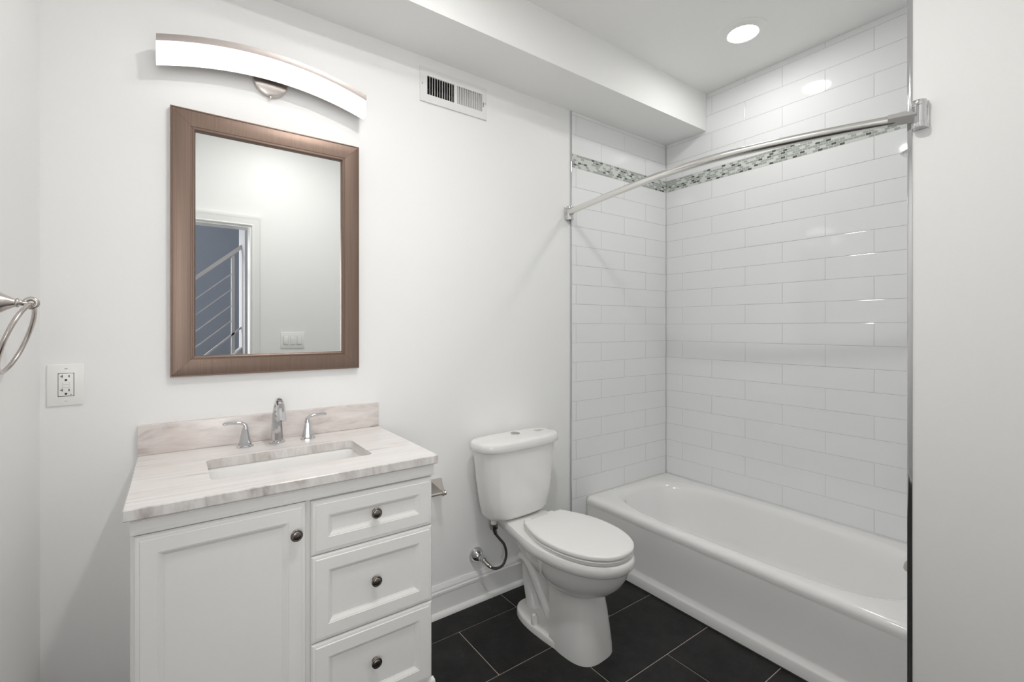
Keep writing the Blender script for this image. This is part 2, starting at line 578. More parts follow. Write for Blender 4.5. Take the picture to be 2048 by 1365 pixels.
# ------------------------------------------------------------------ stair hall behind the door (seen in the mirror)
HY = -2.0105
struct(MB().box(-2.0, 3.2, -3.9, HY, -0.1, -0.02).build('floor_hall', 'hall_floor'), 'wooden floor of the stair hall')
struct(MB().box(-2.0, 3.2, -3.9, HY, 2.9, 3.0).build('ceiling_hall', 'ceiling_paint'), 'ceiling of the stair hall')
w = MB()
w.box(-2.0, -0.75, -4.0, -3.9, -0.1, 3.0); w.box(0.30, 3.2, -4.0, -3.9, -0.1, 3.0)
w.box(-0.75, 0.30, -4.0, -3.9, -0.1, 0.9); w.box(-0.75, 0.30, -4.0, -3.9, 2.3, 3.0)
struct(w.build('wall_hall_rear', 'hall_wall'), 'blue grey wall beyond the stairs')
w = MB()
for a_, b_, c_, d_ in ((-0.79, -0.74, 0.86, 2.34), (0.29, 0.34, 0.86, 2.34), (-0.74, 0.29, 0.86, 0.91), (-0.74, 0.29, 2.29, 2.34), (-0.24, -0.21, 0.91, 2.29), (-0.74, 0.29, 1.59, 1.62)):
    w.box(a_, b_, -3.93, -3.885, c_, d_)
added_win = struct(w.build('added_window', 'trim_paint'), 'added white framed window of the stair hall, unseen, there for fill light')  # made-up window, gives the hall fill lamp a source
MB().box(-0.75, 0.30, -3.95, -3.945, 0.9, 2.3).build('fill_pane', 'fill_glow', added_win)  # glowing sheet in the added window, out of view
struct(MB().box(-2.1, -2.0, -4.0, HY, -0.1, 3.0).build('wall_hall_left', 'hall_wall'))
struct(MB().box(3.2, 3.3, -4.0, HY, -0.1, 3.0).build('wall_hall_right', 'hall_wall'))
struct(MB().box(-2.1, -0.15, HY, HY + 0.1, -0.1, 3.0).build('wall_hall_front', 'hall_wall'))

L = -2.75
sl = (1.7743 - 1.5564) / (0.7164 - 0.4699)
rail = thing('stair_railing', 'metal stair railing with sloping bars, seen through the doorway in the mirror', 'railing', (0.735, L, 0.9))
px = 0.729


def slab(w, x0, x1, zmid_at_px, h, y0, y1):
    za, zb = zmid_at_px + sl * (x0 - px), zmid_at_px + sl * (x1 - px)
    r = []
    for x, z in ((x0, za), (x1, zb)):
        r.append([Vector((x, y0, z - h / 2)), Vector((x, y1, z - h / 2)), Vector((x, y1, z + h / 2)), Vector((x, y0, z + h / 2))])
    w.loft(r, True, True, True, 0, False)


w = MB(); slab(w, -0.4, 0.791, 1.962, 0.038, L - 0.02, L + 0.02); w.build('handrail', 'rail_steel', rail)
w = MB(); w.box(px - 0.013, px + 0.013, L - 0.012, L + 0.012, 1.02, 1.94, bev=0.002); w.build('post', 'rail_steel', rail)
struct(MB().box(0.792, 3.2, -2.93, -2.50, -0.1, 2.9).build('wall_hall_side', 'hall_partition'), 'partition wall beside the stair railing')
for z in (1.79, 1.657, 1.52, 1.388):
    w = MB(); slab(w, -0.4, px - 0.012, z, 0.011, L - 0.005, L + 0.005); w.build('bar', 'rail_steel', rail)
w = MB(); slab(w, -0.4, 0.791, 1.262, 0.018, L - 0.012, L + 0.012); w.build('bottom_rail', 'rail_steel', rail)
st = MB()
slab(st, -0.4, 0.791, 1.05, 0.06, L - 0.06, L + 0.05)
slab(st, -0.4, 0.791, 1.088, 0.014, L - 0.08, L + 0.07)
stair = struct(st.build('trim_5', 'trim_paint'), 'white sloping stair stringer under the railing')
st = MB(); slab(st, -0.4, 0.791, 0.5, 1.03, L - 0.04, L - 0.02)
struct(st.build('wall_stair', 'hall_partition'), 'plaster below the sloping stringer')

# ------------------------------------------------------------------ light switch on the doorway wall
sx0, sx1, sz0, sz1 = 0.956, 1.120, 1.162, 1.283
t = thing('light_switch', 'white three gang rocker switch plate beside the doorway, reflected in the mirror', 'switch', (1.038, YR, 1.22))
w = MB().box(sx0, sx1, YR, YR + 0.006, sz0, sz1, bev=0.0025)
w.build('wall_plate', 'white_plastic', t)
for i in range(3):
    cx = 1.038 + (i - 1) * 0.046
    w = MB().box(cx - 0.0175, cx + 0.0175, YR + 0.005, YR + 0.0068, 1.190, 1.256, mi=1)
    w.box(cx - 0.0155, cx + 0.0155, YR + 0.006, YR + 0.0105, 1.192, 1.254, bev=0.0015)
    w.build('rocker', ['white_plastic', 'tile_grout'], t)

# ------------------------------------------------------------------ outlet
t = thing('wall_outlet', 'white wall outlet with test buttons left of the vanity', 'outlet', (0.055, 0, 1.148))
MB().box(0.0146, 0.0956, -0.006, 0, 1.0855, 1.2095, bev=0.003).build('wall_plate', 'white_plastic', t)
cx, cz = 0.0565, 1.148
w = MB()
w.box(cx - 0.0180, cx + 0.0180, -0.0063, -0.004, cz - 0.0348, cz + 0.0348, mi=1)
w.box(cx - 0.0168, cx + 0.0168, -0.0085, -0.004, cz - 0.0336, cz + 0.0336, bev=0.0015)
w.build('receptacle', ['white_plastic', 'dark_slot'], t)
def slot(x0, x1, z0, z1):
    MB().box(x0, x1, -0.0089, -0.008, z0, z1).build('slot', 'dark_slot', t)


for s in (-1, 1):
    zc_ = cz + s * 0.0205 + 0.002
    w = MB().box(cx - 0.0090, cx - 0.0074, -0.0089, -0.008, zc_ - 0.001, zc_ + 0.007)
    w.box(cx - 0.0125, cx - 0.0089, -0.0089, -0.008, zc_ + 0.0018, zc_ + 0.0036)
    w.build('slot', 'dark_slot', t)
    slot(cx + 0.0058, cx + 0.0080, zc_ - 0.001, zc_ + 0.006)
    MB().lathe([(0.0030, 0), (0.0030, 0.0009)], Matrix.Translation((cx, -0.008, zc_ - 0.0085)) @ Matrix.Rotation(PI / 2, 4, 'X'), 16).build('ground_hole', 'dark_slot', t)
MB().lathe([(0.0012, 0), (0.0012, 0.0009)], Matrix.Translation((cx + 0.011, -0.008, cz - 0.030)) @ Matrix.Rotation(PI / 2, 4, 'X'), 10).build('indicator', 'dark_slot', t)
for s in (-1, 1):
    w = MB().box(cx - 0.0082, cx + 0.0082, -0.0087, -0.008, cz + s * 0.0046 - 0.0040, cz + s * 0.0046 + 0.0040, mi=1)
    w.box(cx - 0.0075, cx + 0.0075, -0.0098, -0.008, cz + s * 0.0046 - 0.0033, cz + s * 0.0046 + 0.0033, bev=0.0006)
    w.build('test_button', ['white_plastic', 'tile_grout'], t)
for s in (-1, 1):
    zz = cz + s * 0.0485
    w = MB().lathe([(0.0034, 0), (0.0034, 0.0008), (0.0028, 0.0013)], Matrix.Translation((cx, -0.0058, zz)) @ Matrix.Rotation(PI / 2, 4, 'X'), 20)
    w.box(cx - 0.003, cx + 0.003, -0.0073, -0.006, zz - 0.0004, zz + 0.0004, mi=1)
    w.build('screw', ['white_plastic', 'dark_slot'], t)

# ------------------------------------------------------------------ air register
t = thing('air_register', 'white wall air register with vertical louvres below the soffit', 'vent', (1.38, 0, 2.335))
rx0, rx1, rz0, rz1 = 1.204, 1.556, 2.333, 2.486
gx = [(1.238, 1.376), (1.391, 1.529)]
gz0, gz1 = 2.368, 2.452
w = MB()
yb, yf = -0.0005, -0.008
w.box(rx0, gx[0][0], yf, yb, rz0, rz1); w.box(gx[1][1], rx1, yf, yb, rz0, rz1)
w.box(gx[0][1], gx[1][0], yf, yb, gz0, gz1)
w.box(gx[0][0], gx[1][1], yf, yb, rz0, gz0); w.box(gx[0][0], gx[1][1], yf, yb, gz1, rz1)
w.build('faceplate', 'register_paint', t)
w = MB(); w.box(vx0 + 0.001, vx1 - 0.001, 0.10, 0.11, vz0 + 0.001, vz1 - 0.001)
w.box(vx0 + 0.001, vx0 + 0.004, 0.004, 0.10, vz0 + 0.001, vz1 - 0.001); w.box(vx1 - 0.004, vx1 - 0.001, 0.004, 0.10, vz0 + 0.001, vz1 - 0.001)
w.box(vx0 + 0.004, vx1 - 0.004, 0.004, 0.10, vz0 + 0.001, vz0 + 0.003); w.box(vx0 + 0.004, vx1 - 0.004, 0.004, 0.10, vz1 - 0.003, vz1 - 0.001)
w.build('duct', 'duct_dark', t)
for gi, (a, b_) in enumerate(gx):
    n = 11
    st_ = (b_ - a) / n
    for i in range(1, n) if gi == 0 else range(0, n):
        x = a + i * st_
        dx = 0.0058 if gi == 0 else -0.0030
        th = 0.0011
        w = MB()
        y0_, y1_ = -0.0078, 0.0040
        if gi == 1: x += 0.0075
        w.loft([[Vector((x - th, y0_, z)), Vector((x + th, y0_, z)), Vector((x + dx + th, y1_, z)), Vector((x + dx - th, y1_, z))] for z in (gz0, gz1)], True, True, True, 0, False)
        w.build('louvre', 'register_paint', t)
w = MB().box(1.5345, 1.5375, -0.0086, -0.0078, 2.392, 2.412)
w.build('lever_slot', 'dark_slot', t)
w = MB().box(1.533, 1.5375, -0.013, -0.008, 2.411, 2.418, bev=0.0006)
w.build('lever', 'register_paint', t)
for x in (1.2135, 1.5455):
    w = MB().lathe([(0.0035, 0), (0.0033, 0.0012), (0.001, 0.002)], Matrix.Translation((x, -0.008, 2.41)) @ Matrix.Rotation(PI / 2, 4, 'X'), 16)
    w.build('screw', 'brushed_nickel', t)

# ------------------------------------------------------------------ mirror
t = thing('wall_mirror', 'rectangular wall mirror in a wide brushed bronze frame above the vanity', 'mirror', (0.618, 0, 1.155))
MX0, MX1, MZ0, MZ1 = 0.3076, 0.9286, 1.1547, 2.0543
prof = [(0.0, 0.001), (0.0, 0.020), (0.0015, 0.0225), (0.004, 0.0225), (0.0055, 0.0205), (0.010, 0.0212), (0.033, 0.0216), (0.056, 0.0205),
        (0.0575, 0.0190), (0.0600, 0.0190), (0.0615, 0.0205), (0.0645, 0.0205), (0.0670, 0.0190), (0.0695, 0.0150), (0.0695, 0.0085)]
names = ['bottom', 'right', 'top', 'left']
for si in range(4):
    w = MB()
    R = []
    for ins, fw in prof:
        c = [Vector((MX0 + ins, -fw, MZ0 + ins)), Vector((MX1 - ins, -fw, MZ0 + ins)), Vector((MX1 - ins, -fw, MZ1 - ins)), Vector((MX0 + ins, -fw, MZ1 - ins))]
        p, q = c[si], c[(si + 1) % 4]
        d = (q - p).normalized() * 0.0004
        R.append([p + d, q - d])
    w.loft(R, False, False, False, 0, True)
    o = w.build('frame_rail', 'bronze_frame', t, sharp=25, recalc=False)
MB().box(MX0 + 0.066, MX1 - 0.066, -0.0085, -0.004, MZ0 + 0.066, MZ1 - 0.066).build('mirror_glass', 'mirror_glass', t)
MB().box(MX0 + 0.004, MX1 - 0.004, -0.004, 0, MZ0 + 0.004, MZ1 - 0.004).build('backing', 'dark_gap', t)

# ------------------------------------------------------------------ vanity light
t = thing('vanity_light', 'arched glowing bar light with a metal rim above the mirror', 'lamp', (0.603, 0, 2.2))
ax0, ax1, rise = 0.2725, 0.936, 0.054


def arcz(x):
    u = (x - (ax0 + ax1) / 2) / ((ax1 - ax0) / 2)
    return rise * (1 - u * u)


def arc_strip(w, prof, zbase, N=40):
    rings = []
    for i in range(N + 1):
        x = ax0 + (ax1 - ax0) * i / N
        z = zbase + arcz(x)
        rings.append([Vector((x, y, z + h)) for y, h in prof])
    w.loft(rings, True, True, True, 0, True)


w = MB(); arc_strip(w, [(-0.048, 0.0), (-0.080, 0.0), (-0.085, 0.003), (-0.085, 0.061), (-0.048, 0.061)], 2.159)
w.build('diffuser', 'vanity_diffuser', t)
w = MB(); arc_strip(w, [(-0.045, 0.0612), (-0.088, 0.0612), (-0.0885, 0.0625), (-0.0885, 0.0815), (-0.086, 0.083), (-0.045, 0.083)], 2.159)
arc_strip(w, [(-0.045, 0.0), (-0.0475, 0.0), (-0.0475, 0.062), (-0.045, 0.062)], 2.159)
w.build('metal_rim', 'satin_nickel', t)
w = MB().lathe([(0.058, 0.0), (0.058, 0.012), (0.056, 0.018), (0.050, 0.021), (0.0, 0.022)], Matrix.Translation((0.606, 0.0, 2.228)) @ Matrix.Rotation(PI / 2, 4, 'X'), 48)
w.lathe([(0.014, 0.02), (0.014, 0.046)], Matrix.Translation((0.606, 0.0, 2.245)) @ Matrix.Rotation(PI / 2, 4, 'X'), 24)
w.lathe([(0.004, 0.0), (0.004, 0.008), (0.002, 0.010)], Matrix.Translation((0.606, -0.014, 2.171)) @ Matrix.Rotation(PI, 4, 'X'), 12)
w.build('canopy', 'brushed_nickel', t)


# ------------------------------------------------------------------ recessed ceiling lights
def can(x, y, label, lens):
    t = thing('recessed_light', label, 'lamp', (x, y, ZC), 'recessed ceiling lights')
    F = Matrix.Translation((x, y, ZC)) @ Matrix.Rotation(PI, 4, 'X')
    w = MB()
    prof = [(0.102, 0.0), (0.102, 0.0025), (0.099, 0.0045), (0.088, 0.009), (0.076, 0.015), (0.071, 0.0165), (0.068, 0.0155), (0.068, 0.001)]
    w.lathe(prof, F, 64, cap0=False, cap1=False)
    w.build('trim_ring', 'white_plastic', t)
    w = MB().lathe([(0.0672, 0.0010), (0.0672, 0.0150), (0.05, 0.0165), (0.0, 0.0170)], F, 64)
    w.build('lens', lens, t)


can(2.562, -0.748, 'round white recessed light lit in the ceiling over the bathtub', 'tub_can_lens')
can(0.93, -0.80, 'round recessed ceiling light in front of the vanity, its glow mirrored in the tub tile', 'room_can_lens')
can(0.95, -1.22, 'added round ceiling light near the doorway, unseen, evening out the room light', 'fill_can_lens')  # extra light added to even out the room

# ------------------------------------------------------------------ vanity cabinet
VX0, VX1 = 0.2356, 1.0048
t = thing('vanity_cabinet', 'off white vanity cabinet with one door and three drawers under the marble top', 'cabinet', (0.62, -0.27, 0))
VF = -0.522            # face frame plane
w = MB()
w.box(VX0, VX0 + 0.016, VF, -0.003, 0.0, 0.8795)
w.box(VX1 - 0.016, VX1, VF, -0.003, 0.0, 0.8795)
w.box(VX0 + 0.016, VX1 - 0.016, -0.012, -0.003, 0.0, 0.8795)
w.box(VX0 + 0.016, VX1 - 0.016, VF, -0.012, 0.15, 0.165)
# face frame
w.box(VX0 + 0.016, VX0 + 0.030, VF, VF + 0.018, 0.0, 0.8795)
w.box(VX1 - 0.030, VX1 - 0.016, VF, VF + 0.018, 0.0, 0.8795)
w.box(0.6115, 0.634, VF, VF + 0.018, 0.165, 0.8795)
w.box(VX0 + 0.016, VX1 - 0.016, VF + 0.0005, VF + 0.018, 0.80, 0.8795)
w.box(VX0 + 0.016, VX1 - 0.016, VF + 0.0005, VF + 0.018, 0.10, 0.20)
for z in (0.676, 0.431):
    w.box(0.634, VX1 - 0.030, VF + 0.0005, VF + 0.018, z - 0.012, z + 0.012)
w.build('cabinet_body', 'cabinet_paint', t)
# top moulding under the counter
w = MB()
pr = [(VF, 0.8795), (VF - 0.0165, 0.8795), (VF - 0.0165, 0.8735), (VF - 0.0195, 0.8715), (VF - 0.0195, 0.8690), (VF - 0.0175, 0.8675), (VF - 0.0175, 0.8480), (VF - 0.0200, 0.8465), (VF - 0.0200, 0.8400), (VF - 0.0185, 0.8385), (VF, 0.8385)]
w.loft([[Vector((x, y, z)) for y, z in pr] for x in (VX0 + 0.0005, VX1 - 0.0005)], True, True, True, 0, False)
w.build('top_moulding', 'cabinet_paint', t)
# base moulding
w = MB()
pr = [(VF, 0.0), (VF - 0.0255, 0.0), (VF - 0.0255, 0.140), (VF - 0.0235, 0.150), (VF - 0.018, 0.156), (VF - 0.016, 0.165), (VF, 0.168)]
w.loft([[Vector((x, y, z)) for y, z in pr] for x in (VX0 - 0.004, VX1 + 0.006)], True, True, True, 0, False)
w.build('base_moulding', 'cabinet_paint', t)


def panel(name, x0, x1, z0, z1, parent, inset=0.045):
    w = MB()
    f = 0.0205
    prof = [(0.0, 0.0), (0.0, f - 0.008), (0.0035, f - 0.0035), (0.0085, f - 0.0022), (0.0110, f - 0.0022), (0.0125, f),
            (inset, f), (inset + 0.0015, f - 0.0016), (inset + 0.003, f - 0.0016), (inset + 0.0125, f - 0.0085), (inset + 0.014, f - 0.0085), (inset + 0.0145, f - 0.0098), (inset + 0.0155, f - 0.0098)]
    w.rects(x0, x1, z0, z1, prof, VF)
    return w.build(name, 'cabinet_paint', parent, sharp=20)


def knob(x, z, parent, tilt=0.0, y=None):
    y = VF - 0.0205 if y is None else y
    w = MB()
    F = Matrix.Translation((x, y + 0.0005, z)) @ Matrix.Rotation(PI / 2, 4, 'X')
    w.lathe([(0.0085, 0.0), (0.0085, 0.002), (0.006, 0.004), (0.0055, 0.011), (0.008, 0.0145), (0.0150, 0.0165), (0.0158, 0.0185), (0.0156, 0.0205), (0.0140, 0.0215),
             (0.0125, 0.0208), (0.0118, 0.0208), (0.0112, 0.0220), (0.0085, 0.0230), (0.0045, 0.0237), (0.0, 0.0239)], F, 40)
    return w.build('knob', 'dark_nickel', parent, sharp=60)


d = panel('door', 0.2418, 0.6153, 0.172, 0.8345, t)
knob(0.5865, 0.756, d)
# a hinge and interior are hidden; drawers
for (z0, z1, kz) in ((0.6775, 0.8315, 0.761), (0.4305, 0.6755, 0.556), (0.1765, 0.4275, 0.3105)):
    d = panel('drawer', 0.6283, 0.9993, z0, z1, t)
    pz = kz
    knob(0.8115, pz, d, y=VF - 0.0205 + 0.0095)

# ------------------------------------------------------------------ countertop
CX0, CX1, CZ1, CZ0, CYF = 0.224, 1.011, 0.9076, 0.8800, -0.562
SX0, SX1, SY0, SY1 = 0.398, 0.842, -0.432, -0.196


def rrect(x0, x1, y0, y1, r, z, k=6):
    out = []
    for cx_, cy_, a0 in ((x1 - r, y1 - r, 0), (x0 + r, y1 - r, PI / 2), (x0 + r, y0 + r, PI), (x1 - r, y0 + r, 1.5 * PI)):
        for i in range(k + 1):
            a = a0 + (PI / 2) * i / k
            out.append(Vector((cx_ + r * math.cos(a), cy_ + r * math.sin(a), z)))
    return out


t = thing('countertop', 'veined pink and grey marble vanity top with a rectangular sink cutout', 'countertop', (0.6175, -0.28, CZ0))
w = MB()
e = 0.0025
out = [rrect(CX0 + i, CX1 - i, CYF + i, -0.002, 0.003, z) for i, z in ((e, CZ0), (0, CZ0 + e), (0, CZ1 - e), (e, CZ1))]
inn = [rrect(SX0, SX1, SY0, SY1, 0.018, z) for z in (CZ1, CZ0)]
R = [[w.bm.verts.new(p) for p in r] for r in out + inn]
n = len(R[0])
for k, (a, b_) in enumerate(zip(R, R[1:] + R[:1])):
    for i in range(n):
        j = (i + 1) % n
        w.face((a[i], a[j], b_[j], b_[i]), 0 if k == 3 else 1, False)
w.build('slab', ['marble_top', 'marble_edge'], t, sharp=20)
bs = MB().box(CX0, CX1, -0.0205, -0.0005, CZ1 + 0.0003, 1.0045, bev=0.0015).build('backsplash', 'marble_splash')
bs['label'] = 'low pinkish marble backsplash strip standing against the wall behind the faucet'
bs['category'] = 'backsplash'

# sink basin (undermount)
t = thing('sink_basin', 'white rectangular undermount sink set in the marble top', 'sink', (0.62, -0.314, 0.75))
w = MB()
zt = CZ0 - 0.0006
o1 = [rrect(SX0 - 0.016, SX1 + 0.016, SY0 - 0.016, SY1 + 0.016, 0.03, zt), rrect(SX0 - 0.005, SX1 + 0.005, SY0 - 0.005, SY1 + 0.005, 0.024, zt),
      rrect(SX0 + 0.002, SX1 - 0.002, SY0 + 0.002, SY1 - 0.002, 0.026, zt - 0.012), rrect(SX0 + 0.010, SX1 - 0.010, SY0 + 0.008, SY1 - 0.008, 0.034, zt - 0.07),
      rrect(SX0 + 0.022, SX1 - 0.022, SY0 + 0.018, SY1 - 0.018, 0.042, zt - 0.105), rrect(SX0 + 0.050, SX1 - 0.050, SY0 + 0.04, SY1 - 0.04, 0.05, zt - 0.122),
      rrect(SX0 + 0.19, SX1 - 0.19, SY0 + 0.09, SY1 - 0.09, 0.025, zt - 0.128)]
o2 = [rrect(SX0 + 0.18, SX1 - 0.18, SY0 + 0.08, SY1 - 0.08, 0.03, zt - 0.145), rrect(SX0 + 0.01, SX1 - 0.01, SY0 + 0.01, SY1 - 0.01, 0.03, zt - 0.12), rrect(SX0 - 0.010, SX1 + 0.010, SY0 - 0.010, SY1 + 0.010, 0.03, zt - 0.02), rrect(SX0 - 0.016, SX1 + 0.016, SY0 - 0.016, SY1 + 0.016, 0.03, zt - 0.012)]
R = [[w.bm.verts.new(p) for p in r] for r in o1 + o2]
n = len(R[0])
for k in range(len(R)):
    a, b_ = R[k], R[(k + 1) % len(R)]
    if k == len(o1) - 1: continue
    for i in range(n):
        j = (i + 1) % n
        w.face((a[i], a[j], b_[j], b_[i]), 0, True)
w.face(R[len(o1) - 1]); w.face(list(reversed(R[len(o1)])))
w.build('basin', 'porcelain', t, sharp=50)
w = MB().lathe([(0.022, 0), (0.022, 0.003), (0.018, 0.004), (0.015, 0.002), (0.0, 0.002)], Matrix.Translation((0.62, -0.314, zt - 0.1285)), 32)
w.build('drain', 'chrome', t)

# ------------------------------------------------------------------ faucet (wide-spread)
t = thing('faucet', 'chrome two handle faucet standing behind the sink', 'faucet', (0.6165, -0.078, CZ1))
fx, fy = 0.6165, -0.078


def oct_ring(cx_, cy_, r, z, n=10, ry=None):
    ry = ry or r
    return [Vector((cx_ + r * math.cos(2 * PI * (i + .5) / n), cy_ + ry * math.sin(2 * PI * (i + .5) / n), z)) for i in range(n)]


w = MB()
w.lathe([(0.0265, 0.0), (0.0265, 0.004), (0.024, 0.007), (0.021, 0.009), (0.0205, 0.0115), (0.0, 0.0115)], Matrix.Translation((fx, fy, CZ1 + 0.0003)), 12)
w.build('spout_base', 'chrome', t, sharp=25)
w = MB()
path = catmull([(fx, fy, CZ1 + 0.010), (fx, fy, CZ1 + 0.05), (fx, fy - 0.001, CZ1 + 0.09), (fx, fy - 0.006, CZ1 + 0.125), (fx, fy - 0.024, CZ1 + 0.149), (fx, fy - 0.050, CZ1 + 0.150), (fx, fy - 0.073, CZ1 + 0.132), (fx, fy - 0.086, CZ1 + 0.106), (fx, fy - 0.091, CZ1 + 0.092)], 6)
N_ = len(path)
rad = []
for i in range(N_):
    u = i / (N_ - 1)
    rad.append(0.0205 - 0.0085 * min(1, u / 0.45) if u < 0.45 else 0.0120 + 0.0040 * ((u - 0.45) / 0.55))
w.tube(path, rad, seg=12)
w.build('spout', 'chrome', t, sharp=25)
for s, hx in ((-1, 0.5165), (1, 0.7195)):
    hy = -0.080
    w = MB()
    w.lathe([(0.0262, 0.0), (0.0262, 0.003), (0.0225, 0.0065), (0.0205, 0.0075), (0.0205, 0.010), (0.0165, 0.026), (0.0115, 0.050), (0.0095, 0.062), (0.0092, 0.064)], Matrix.Translation((hx, hy, CZ1 + 0.0003)), 12)
    h = w.build('handle', 'chrome', t, sharp=25)
    w = MB()
    p = catmull([(hx - s * 0.002, hy, CZ1 + 0.060), (hx - s * 0.0015, hy, CZ1 + 0.072), (hx + s * 0.006, hy, CZ1 + 0.0815), (hx + s * 0.020, hy, CZ1 + 0.0845), (hx + s * 0.042, hy, CZ1 + 0.0860), (hx + s * 0.066, hy - 0.001, CZ1 + 0.0850)], 5)
    q = len(p)
    rr = [0.0092 - 0.0040 * min(1, i / 10) for i in range(q)]
    rr[-1] = 0.003
    w.tube(p, rr, seg=14, sx=1.35)
    w.build('lever', 'chrome', h, sharp=45)

# ------------------------------------------------------------------ towel ring
RY = -0.46
t = thing('towel_ring', 'brushed nickel towel ring hanging on the left wall', 'towel ring', (0, RY, 1.374))
w = MB().lathe([(0.027, 0.0), (0.027, 0.004), (0.025, 0.008), (0.0225, 0.010), (0.0215, 0.016), (0.0150, 0.026), (0.0100, 0.035), (0.0085, 0.038), (0.0100, 0.0395), (0.0100, 0.0425), (0.0075, 0.044), (0.0058, 0.050), (0.0055, 0.057)],
               Matrix.Translation((0, RY, 1.374)) @ Matrix.Rotation(PI / 2, 4, 'Y'), 40)
w.build('post', 'brushed_nickel', t, sharp=60)
w = MB().torus(Matrix.Translation((0.0620, RY, 1.374)) @ Matrix.Rotation(PI / 2, 4, 'X'), 0.0095, 0.0048, 40, 14)
w.build('loop', 'brushed_nickel', t)
Rr = 0.077
top = Vector((0.0630, RY, 1.3700))
dirv = Vector((-0.046, -0.002, -0.146)).normalized()
cen = top + dirv * Rr
hz = Vector((0.03, 1, 0)).normalized()
hz = (hz - dirv * hz.dot(dirv)).normalized()
nz = dirv.cross(hz)
F = Matrix((( dirv.x, hz.x, nz.x, cen.x), (dirv.y, hz.y, nz.y, cen.y), (dirv.z, hz.z, nz.z, cen.z), (0, 0, 0, 1)))
w = MB().torus(F, Rr, 0.0046, 96, 16)
w.build('ring', 'brushed_nickel', t)

# ------------------------------------------------------------------ toilet paper holder
t = thing('toilet_paper_holder', 'brushed nickel paper holder on the wall between vanity and toilet', 'paper holder', (1.21, 0, 0.597))
for hx in (1.125, 1.284):
    w = MB()
    z = 0.597
    rings = []
    for hw, y in ((0.0295, 0.0), (0.0295, -0.004), (0.0280, -0.008), (0.0215, -0.022), (0.0150, -0.042), (0.0105, -0.060), (0.0095, -0.072)):
        dz = -0.010 * (abs(y) / 0.072)
        r_ = [Vector((hx + p.x, y, z + dz + p.y)) for p in rrect(-hw, hw, -hw * 1.1, hw * 1.1, hw * 0.25, 0, 3)]
        rings.append(r_)
    w.loft(rings, True, True, True, 0, True)
    w.build('post', 'brushed_nickel', t, sharp=40)
w = MB().tube([(1.118, -0.078, 0.587), (1.290, -0.078, 0.587)], 0.0065, 20)
w.build('bar', 'brushed_nickel', t)
F = Matrix.Translation((1.275, -0.078, 0.587)) @ Matrix.Rotation(PI / 2, 4, 'Y')
w = MB().lathe([(0.0065, 0.0), (0.0130, 0.001), (0.0140, 0.004), (0.0130, 0.007), (0.0085, 0.0085), (0.0085, 0.011), (0.0105, 0.013), (0.0105, 0.018), (0.0060, 0.021), (0.0, 0.022)], F, 28)
w.build('end_cap', 'brushed_nickel', t, sharp=50)

# ------------------------------------------------------------------ toilet
TX = 1.662
t = thing('toilet', 'white two piece toilet with closed lid between vanity and bathtub', 'toilet', (TX, -0.12, 0))


def egg(z, a, yc, yf, yb, ab, nf=2.2, NF=36, NS=10, NB=6, cx=TX, rb=0.02, convex=False):
    pts = []
    for i in range(NF + 1):                     # front arc from +x to -x
        th = PI * i / NF
        c, s = math.cos(th), math.sin(th)
        pts.append(Vector((cx + a * math.copysign(abs(c) ** (2 / nf), c), yc - (yc - yf) * abs(s) ** (2 / nf), z)))
    for i in range(1, NS + 1):                  # left side going back
        u = i / NS
        sm = (1 - math.cos(u * PI / 2)) if convex else u * u * (3 - 2 * u)
        pts.append(Vector((cx - (a + (ab - a) * sm), yc + (yb - rb - yc) * u, z)))
    for i in range(NB + 1):
        th = PI * i / NB
        pts.append(Vector((cx - ab + rb * (1 - math.cos(th / 2)) if i <= 0 else cx - (ab - rb * .4) + (2 * (ab - rb * .4)) * i / NB, yb, z)))
    for i in range(NS, 0, -1):
        u = i / NS
        sm = (1 - math.cos(u * PI / 2)) if convex else u * u * (3 - 2 * u)
        pts.append(Vector((cx + (a + (ab - a) * sm), yc + (yb - rb - yc) * u, z)))
    return pts


w = MB()
# foot flange
w.loft([sup(TX, -0.390, 0.106, 0.232, 2.5, 0.0), sup(TX, -0.390, 0.105, 0.231, 2.5, 0.020), sup(TX, -0.390, 0.102, 0.228, 2.5, 0.027), sup(TX, -0.390, 0.096, 0.222, 2.5, 0.031)], True, True)
# front pedestal
w.loft([egg(0.0, 0.1065, -0.52, -0.646, -0.440, 0.1005, 3.0, rb=0.004), egg(0.03, 0.105, -0.52, -0.645, -0.437, 0.099, 3.0, rb=0.004), egg(0.10, 0.099, -0.52, -0.637, -0.433, 0.093, 2.9, rb=0.004), egg(0.17, 0.093, -0.52, -0.627, -0.428, 0.087, 2.8, rb=0.004),
        egg(0.235, 0.088, -0.51, -0.615, -0.422, 0.082, 2.6, rb=0.004), egg(0.262, 0.086, -0.51, -0.610, -0.42, 0.08, 2.5, rb=0.004), egg(0.30, 0.08, -0.50, -0.59, -0.42, 0.07, 2.4, rb=0.004)], True, True)
# bowl shell
w.loft([egg(0.232, 0.045, -0.500, -0.560, -0.40, 0.035, 2.0), egg(0.239, 0.080, -0.500, -0.600, -0.37, 0.06, 2.0), egg(0.253, 0.108, -0.495, -0.640, -0.34, 0.075, 2.05), egg(0.277, 0.133, -0.49, -0.680, -0.31, 0.085, 2.1),
        egg(0.307, 0.150, -0.485, -0.710, -0.29, 0.09, 2.15), egg(0.345, 0.162, -0.48, -0.732, -0.27, 0.095, 2.15), egg(0.386, 0.169, -0.48, -0.744, -0.26, 0.098, 2.15)], True, True)
